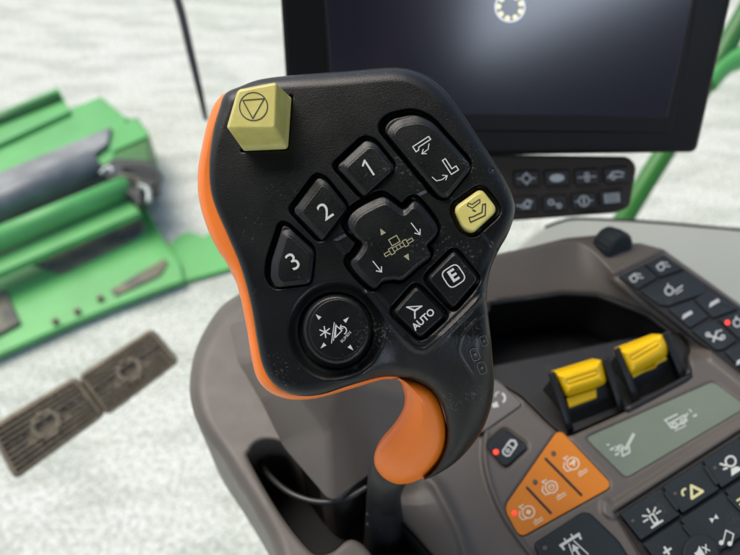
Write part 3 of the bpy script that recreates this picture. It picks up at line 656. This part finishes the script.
pk = [(K1+UL, 3.6, .0070), (K2+UL, 3.6, .0070), (K3+UL, 3.6, .0070), (KR+UL*1.3, 4.4, .0070), (KY, 6, .0030), (KW+UL, 4.5, .0070), (np.array([(252, 108), (291.5, 96), (288, 149), (242, 151)], float), 2.0, .0025), (KE, 4.5, .0032), (KA, 4.5, .0032)]
VR = cr([(366, 294), (388, 320), (408, 343), (420, 350), (431, 346), (456, 323), (482, 296)], 5, False)
def hj(x, y, d):
    tn = ss(320, 400, y)*ss(385, 410, x); wl = ss(330, 245, x)*(1-ss(180, 90, y)*.6)
    R = (15-8*wl)*(1-tn)+24*tn; A_ = (.0065-.0042*wl)*(1-tn)+.011*tn
    db = sdf(x, y, np.array([(424, 480), (431, 473), (440, 461), (446.5, 444), (447, 426), (442, 406), (431, 389), (415, 379), (399, 377)]), False)[0]
    near = ss(30, 8, db)*ss(388, 405, x)
    A_ = A_*(1-.55*near); R = R*(1-.4*near)
    h = -A_*(1-np.sqrt(np.clip(1-(1-np.clip(d/R, 0, 1))**2, 0, 1)))
    h -= .042*np.clip((y-335)/145, 0, 1.2)**1.35*ss(360, 400, x)
    h += .0012*(1-((x-360)/170)**2)
    p = np.zeros(x.shape)
    for P, mg, dep in pk:
        s = sdf(x, y, P)[0]+mg; p = np.maximum(p, dep*ss(-.2, 2.4, s))
    r = np.hypot((x-336)/1.0, (y-331)/1.03)
    dish = .0028*ss(50, 39, r)+.0025*ss(38, 36.5, r); p = np.maximum(p, dish)
    h -= p
    # shallow dished thumb area left of the keys
    dv = sdf(x, y, VR, False)[0]; h += .0011*np.exp(-(dv/3.0)**2)
    inner = sdf(x, y, np.array([(372, 292), (418, 343), (428, 342), (478, 292), (500, 250), (440, 180), (330, 240)]), True)[0]; h -= .0010*ss(0, 6, inner)
    sd_ = sdf(x, y, SIDEP, False)[0]; h += .0003*np.exp(-(sd_/1.0)**2)
    # small nick on the right rim
    h -= .0012*np.exp(-((x-491)**2+(y-170)**2)/4)
    return h
SIDEP = cr([(487, 312), (474.6, 321), (464.5, 333), (459.5, 345), (460, 355), (470, 371), (479, 386)], 4, False)
jput(field('grip_shell', BL, [], FPn, hj, .8, M['black'], [.004, .012]))
# orange back shell
OR = cr([(226, 93), (219, 98), (213, 107), (207, 124), (202, 146), (198, 170), (198.5, 196), (205, 222), (216, 247), (232, 272), (240, 296), (247, 330), (251.5, 358), (257, 378), (268, 391), (283, 398), (299, 400), (320, 397.5), (352, 388.5), (380, 380), (396, 378), (404, 368), (430, 350), (486, 270), (495, 200), (460, 130), (400, 76), (300, 82), (250, 88)], 6)
IN_ = cr([(236, 110), (300, 95), (400, 90), (470, 150), (480, 250), (420, 352), (392, 362), (340, 372), (300, 382), (280, 372), (268, 330), (252, 275), (230, 225), (224, 180)], 6)
def hor(x, y, d):
    return -.0052-.006*(1-np.sqrt(np.clip(1-(1-np.clip(sdf(x, y, OR)[0]/7, 0, 1))**2, 0, 1)))-.010*ss(345, 392, x)
jput(field('orange_back_shell', OR, [IN_], FPn, hor, 1.0, M['orange'], [.004, .008]))
LF = cr([(218, 246), (226, 262), (234, 278), (241, 290), (260, 300), (262, 270), (240, 240), (225, 236)], 5)
jput(cap('added_black_back', inset(OR, 1.5), FPn, -.030, -.0215, M['black'], None, bev=1, bevh=.001, grow=-14))  # added black plate, keeps the orange back out of the screen's reflection
jput(cap('lower_flange', LF, FPn, -.030, -.014, M['orange'], None, bev=4, bevh=.004, grow=-4))
# orange palm piece
OP = cr([(399, 377.5), (415, 380), (431, 390), (441, 406), (446.5, 427), (446, 446), (439, 462), (427, 475), (412, 482.5), (397, 484), (384, 478), (375.5, 467), (374.5, 454), (381, 442), (393, 428), (402, 413), (405, 398), (402, 385)], 6)
def ho(x, y, d):
    R = 26.; base = -.003-.042*np.clip((y-335)/145, 0, 1.2)**1.35
    e = -.012*(1-np.sqrt(np.clip(1-(1-np.clip(d/R, 0, 1))**2, 0, 1)))
    return base+e+.004
jput(field('palm_grip', OP, [], FPn, ho, .8, M['orange2'], [.003, .010]))
jput(tube('crease_lip', [FPn(398., 378., -.016), FPn(406., 382., -.018), FPn(414., 388., -.019), FPn(417., 392., -.022)], [.0006, .0011, .0011, .0004], M['orange2'], None, 8))
# boot
jput(tube('boot', [FPn(402., 452., -.066), FPn(390., 470., -.068), KP(384., 492., .022), KP(384., 515., -.004), KP(386., 545., -.05)], [.011, .0105, .0095, .011, .015], M['rubber'], None, 24))
for yy in (514, 524): 
    r_ = KP(368., float(yy), .012); jput(tube('boot_rivet', [r_, r_+np.array([0, -.001, .001])], .0012, M['rubber'], None, 10))
jput(tube('stem', [FPn(440., 440., -.056), FPn(418., 462., -.068), FPn(395., 474., -.074), KP(386., 512., .0)], [.008, .008, .007, .006], M['rubber'], None, 20))
# keys
def jkey(name, P, h1=.0036, shift=(2.6, 2.2), shrink=3.6, m='key', bev=1.4, label=None):
    c = P.mean(0); ap = np.abs(sdf(np.array([c[0]]), np.array([c[1]]), P)[0][0]); top = c+(P-c)*(1-shrink/ap)+np.array(shift)
    def hk(x, y, d):
        s = sdf(x, y, top)[0]; bh = .0005
        e = -bh*(1-np.sqrt(np.clip(1-(1-np.clip(s/bev, 0, 1))**2, 0, 1)))
        e2 = -.0016*np.clip(-s/6.0, 0, 1)-.0006*(1-np.sqrt(np.clip(1-(1-np.clip(d/1.3, 0, 1))**2, 0, 1)))
        return h1+e+e2*(s < bev*.99)
    o = jput(field(name, P, [], FPn, hk, .7, M[m], [.0015, .004]))
    if label: o['label'] = label
    return o
def jsym(key, c, rot, sc, h, m='legend', **kw):
    o = sym('legend', c, rot, sc, FPn, h+.00008, M[m], None, **kw); jput(o, key); return o
H = .0036
k = jkey('key', K1, label='key marked 1'); jsym(k, (368.5, 168), 33, 1, H, S_=[([(-3.5, 5), (0.8, 8.5), (0.8, -8.5)], 1.9, False)])
k = jkey('key', K2, label='key marked 2'); jsym(k, (325.5, 212), 35, 1, H, texts=[('2', 0, 0, 25, 0)])
k = jkey('key', K3, label='key marked 3'); jsym(k, (293.5, 262), 35, 1, H, texts=[('3', 0, 0, 25, 0)])
k = jkey('rocker_key', KR, h1=.0034, shift=(2.5, 2.5), shrink=3)
# auger symbols with curved arrows
jsym(k, (421, 142), 33, 1, .0034, S_=[([(-9.5, 0.5), (-9.5, -5.5), (-6.5, -5.5), (-4.5, -3), (9.5, -3), (9.5, 0.5)], 1.1, True)])
jsym(k, (424, 150.5), 33, 1, .0034, S_=[([(8, 3), (4, -1.2), (-3, -1.6)], .9, False), ([(0, 1.4), (-3.6, -1.6), (.4, -4)], .9, False)])
jsym(k, (449, 167), 33, 1, .0034, S_=[([(-2, 9), (1.4, 9), (1.4, -3), (6.5, -3), (6.5, -7.5), (-2, -7.5)], 1.1, True)])
jsym(k, (440, 178), 33, 1, .0034, S_=[([(-6, 5), (-4.5, -.5), (1, -2.5), (7, -2)], .9, False), ([(3.6, 1), (7.4, -2), (3.8, -4.8)], .9, False)])
k = jkey('yellow_key', KY, h1=.0022, shift=(.6, .6), shrink=1, m='yellow', bev=2.2)
jsym(k, (476, 210), 18, 1, .0022, m='legend_black', S_=[([(-7, 7), (-3, 3), (6, 6), (7, 9)], 1.0, False), ([(-7, 7), (-5, 9), (-2, 6.5), (6, 9)], 1.0, False), ([(-9, -5), (-9, -10), (7, -8), (11, 3), (8, 3), (5, -4), (-5, -5.5)], 1.2, True), ([(-3, 1), (-1, -1)], 1.6, False)])
k = jkey('four_way_key', KW, h1=.0036, shift=(1.6, 1.6), shrink=3.2, bev=2.2)
hh = .0036
jsym(k, (398, 246), 30, 1, hh, m='legend_dim', S_=[([(-5, 3), (-5, 10), (4, 10), (4, 3)], 1.0, True), ([(-16, -3), (-10, -3), (-10, 0), (-16, 0)], .9, True), ([(-10, -4.5), (-6, -4.5), (-6, 2), (-10, 2)], .9, True), ([(-6, -3), (6, -3), (6, 1), (-6, 1)], .9, True), ([(6, -4.5), (10, -4.5), (10, 2), (6, 2)], .9, True), ([(10, -3), (16, -3), (16, 0), (10, 0)], .9, True), ([(-2, -3), (-2, 1)], .9, False), ([(2, -3), (2, 1)], .9, False)])
jsym(k, (382, 231.5), 30, 1, hh, m='legend_dim', P_=[[(-2.8, -3), (2.8, -3), (0, 3.5)]])
jsym(k, (407.5, 257.5), 30, 1, hh, m='legend_dim', P_=[[(-2.8, 3), (2.8, 3), (0, -3.5)]])
jsym(k, (416, 229), 0, 1, hh, S_=arrow((-4.8, 6), (4, -5.5), 1.0, 4.2))
jsym(k, (377.5, 266.5), 0, 1, hh, S_=arrow((-4.5, 5.2), (4, -5.5), 1.0, 4.2))
k = jkey('key', KE, h1=.0020, shift=(.8, .6), shrink=1.4, label='key marked E')
jsym(k, (453.5, 276), 33, 1, .0020, S_=[(rp([(-9.5, -9.5), (9.5, -9.5), (9.5, 9.5), (-9.5, 9.5)], 6, 4), 1.2, True)], texts=[('E', 0, 0, 17, 0)], bold=.03)
k = jkey('key', KA, h1=.0020, shift=(.8, .6), shrink=1.4, label='key marked AUTO')
jsym(k, (423.5, 319.5), 42, 1, .0020, texts=[('AUTO', 0, 0, 9.6, 0)], bold=.025)
jsym(k, (415, 311), 15, 1, .0020, S_=[([(-7, 6), (8, 3), (0, 1)], 1.1, True), ([(0, 1), (-2, -7)], 1.5, False), ([(-7, 6), (0, 0), (8, 3)], 1.3, False)])
# thumb stick
k = jput(cap('thumb_stick', RB, FPn, -.006, .0056, M['key'], None, bev=4.2, bevh=.0034, grow=-2, seg=6))
jput(cap('thumb_pad', np.array([(x, y) for x, y in np.array(circ(1, 40))*np.array([28.5, 30])+np.array([337.5, 329])]), FPn, .0054, .0059, M['key'], None, bev=1.2, bevh=.0004, grow=.5), k)
hh = .0060
jsym(k, (318, 316.5), 45, 1, hh, P_=[[(-2, -2.8), (2, -2.8), (0, 3.4)]]); jsym(k, (346.5, 319.5), -45, 1, hh, P_=[[(-2, -2.8), (2, -2.8), (0, 3.4)]])
jsym(k, (323, 346), 135, 1, hh, P_=[[(-2, -2.8), (2, -2.8), (0, 3.4)]]); jsym(k, (351, 348), 225, 1, hh, P_=[[(-2, -2.8), (2, -2.8), (0, 3.4)]])
jsym(k, (325, 332), 8, 1, hh, S_=[([(math.cos(a)*-5.6, math.sin(a)*-5.6), (math.cos(a)*5.6, math.sin(a)*5.6)], 1.2, False) for a in (.52, 1.57, 2.62)])
jsym(k, (332.5, 332.5), 0, 1, hh, S_=[([(-1, -10.5), (1.8, 10)], .9, False), ([(1, -8), (3.4, 8)], .9, False), ([(3.5, 7), (2.8, -5), (9.5, 2)], 1.1, True), (circ(4, 7, 10, 2, -60, 110), 1.1, False), ([(8.5, 7.5), (7.5, 4.5), (10.5, 4)], 1, False)], texts=[('RUMEN', 13.5, -4.5, 4.2, 48)])
# yellow block button: base ring on the face, tapered walls, top face
tp = rp([(238, 90), (277, 82.5), (275.5, 128.5), (226.8, 129)], 4, 5); bs_ = rp([(252, 108), (291.5, 96), (288, 149), (242, 151)], 4, 5)
rings = [(bs_, -.002), (tp*.0+bs_, .001)]
for q_ in np.linspace(0, 1, 4): rings.append((bs_*(1-q_)+inset(tp, -.4)*q_, .001+.0155*q_))
for a in (.35, .8, 1.2, 1.57): rings.append((inset(tp, 2.4*(1-math.cos(a))), .0165+.0011*math.sin(a)))
V = []; F = []; n = len(tp)
for P, h in rings: V += list(FPn(P[:, 0], P[:, 1], np.full(n, h)))
for q_ in range(len(rings)-1):
    for i in range(n): j = (i+1) % n; F.append((q_*n+i, q_*n+j, (q_+1)*n+j, (q_+1)*n+i))
F.append([(len(rings)-1)*n+i for i in range(n)])
k = pym('stop_button', V, F, M['yellow'], None); bm = bmesh.new(); bm.from_mesh(k.data); bmesh.ops.recalc_face_normals(bm, faces=bm.faces)
if max(bm.faces, key=lambda f: len(f.verts)).normal @ Vector(FPn.n) < 0: bmesh.ops.reverse_faces(bm, faces=bm.faces)
bm.to_mesh(k.data); bm.free(); w = k.modifiers.new('w', 'WEIGHTED_NORMAL'); jput(k)
jsym(k, (253.5, 106.5), 2, 1, .0176, m='legend_black', S_=[(circ(14, 40), 1.1, True), ([(-10.5, 6.5), (11, 7.5), (-1.2, -12)], 1.1, True)])
# faint side membrane symbols
def hat(x, y): 
    x = np.array([x], float); y = np.array([y], float); return float(hj(x, y, sdf(x, y, BL)[0])[0])
for cx, cy, s2, r2 in ((475, 354.5, 1, 20), (484, 341, .85, 20), (482, 368, 1, 20)):
    hs = hat(cx, cy)
    loc = Plane(FPn(float(cx), float(cy), hs+.0003), 0*FPn.n+np.cross(FPn(cx+1., float(cy), hat(cx+1, cy))-FPn(cx-1., float(cy), hat(cx-1, cy)), FPn(float(cx), cy-1., hat(cx, cy-1))-FPn(float(cx), cy+1., hat(cx, cy+1))))
    o = sym('side_legend', (cx, cy), r2, s2, loc, .0002, M['legend_dim2'] if 'legend_dim2' in M else M.setdefault('legend_dim2', mat('faded_side_legend', (.10, .10, .08), .5)), None, S_=[(rp([(-4, -6), (4, -6), (4, 6), (-4, 6)], 3, 3), .7, True)], P_=[circ(1.4, 8)]); jput(o)
# ================================================================== ADDED REAR PANEL, unseen behind the camera, opening shaped for the screen glow
RW = [(-.25, .75), (1.55, .75), (1.55, 1.95), (-.25, 1.95)]; WN = [(.33, 1.24), (1.0, 1.54), (1.05, 1.76), (.38, 1.76)]
bm = bmesh.new()
for yy in (-1.25, -1.30):
    vo = [bm.verts.new((a, yy, b_)) for a, b_ in RW]; vi = [bm.verts.new((a, yy, b_)) for a, b_ in WN]
    for i in range(4): bm.faces.new((vo[i], vo[(i+1) % 4], vi[(i+1) % 4], vi[i]))
bmesh.ops.recalc_face_normals(bm, faces=bm.faces); me = bpy.data.meshes.new('added_rear_blocker'); bm.to_mesh(me); bm.free()
rw = link('added_rear_blocker', me, M['head'], None, False); tag(rw, kind='structure')
V = [(x, y, z) for z in (2.12, 2.20) for x, y in ((-1.0, -1.3), (1.6, -1.3), (1.6, .22), (-1.0, .22))]
rf = pym('added_roof_blocker', V, [(3, 2, 1, 0), (4, 5, 6, 7), (0, 1, 5, 4), (1, 2, 6, 5), (2, 3, 7, 6), (3, 0, 4, 7)], M['head'], None, False); tag(rf, kind='structure')  # added unseen roof that blocks sky light to darken the cab
al = bpy.data.lights.new('added_rear_light', 'AREA'); al.shape = 'RECTANGLE'; al.size = 1.0; al.size_y = .56; al.energy = 13; al.color = (.74, .84, 1)  # added area light for the screen glow and fill on the orange grip
ao = bpy.data.objects.new('added_rear_light', al); COL.objects.link(ao); ao.location = (.80, -1.34, 1.50); ao.rotation_euler = (math.pi/2, 0, 0)
ao.rotation_euler = Vector((0, 1, 0)).to_track_quat('-Z', 'Z').to_euler()
# ================================================================== LIGHT
W = bpy.data.worlds.new('World'); S.world = W; W.use_nodes = True; nt = W.node_tree; bg = nt.nodes['Background']
sky = nt.nodes.new('ShaderNodeTexSky'); sky.sky_type = 'NISHITA'; sky.sun_disc = False
sd = Vector((-.40, .30, .85)).normalized()
sky.sun_elevation = math.asin(sd.z); sky.sun_rotation = math.atan2(sd.x, sd.y); sky.dust_density = 4; sky.ozone_density = .5
nt.links.new(sky.outputs[0], bg.inputs[0]); bg.inputs[1].default_value = .13
sn = bpy.data.lights.new('sun', 'SUN'); sn.energy = 1.5; sn.angle = math.radians(40); sn.color = (1, .96, .90)
so = bpy.data.objects.new('sun', sn); COL.objects.link(so); so.rotation_euler = (-sd).to_track_quat('-Z', 'Y').to_euler()
S.view_settings.view_transform = 'Standard'; S.view_settings.look = 'None'; S.view_settings.exposure = .48; S.view_settings.gamma = 1
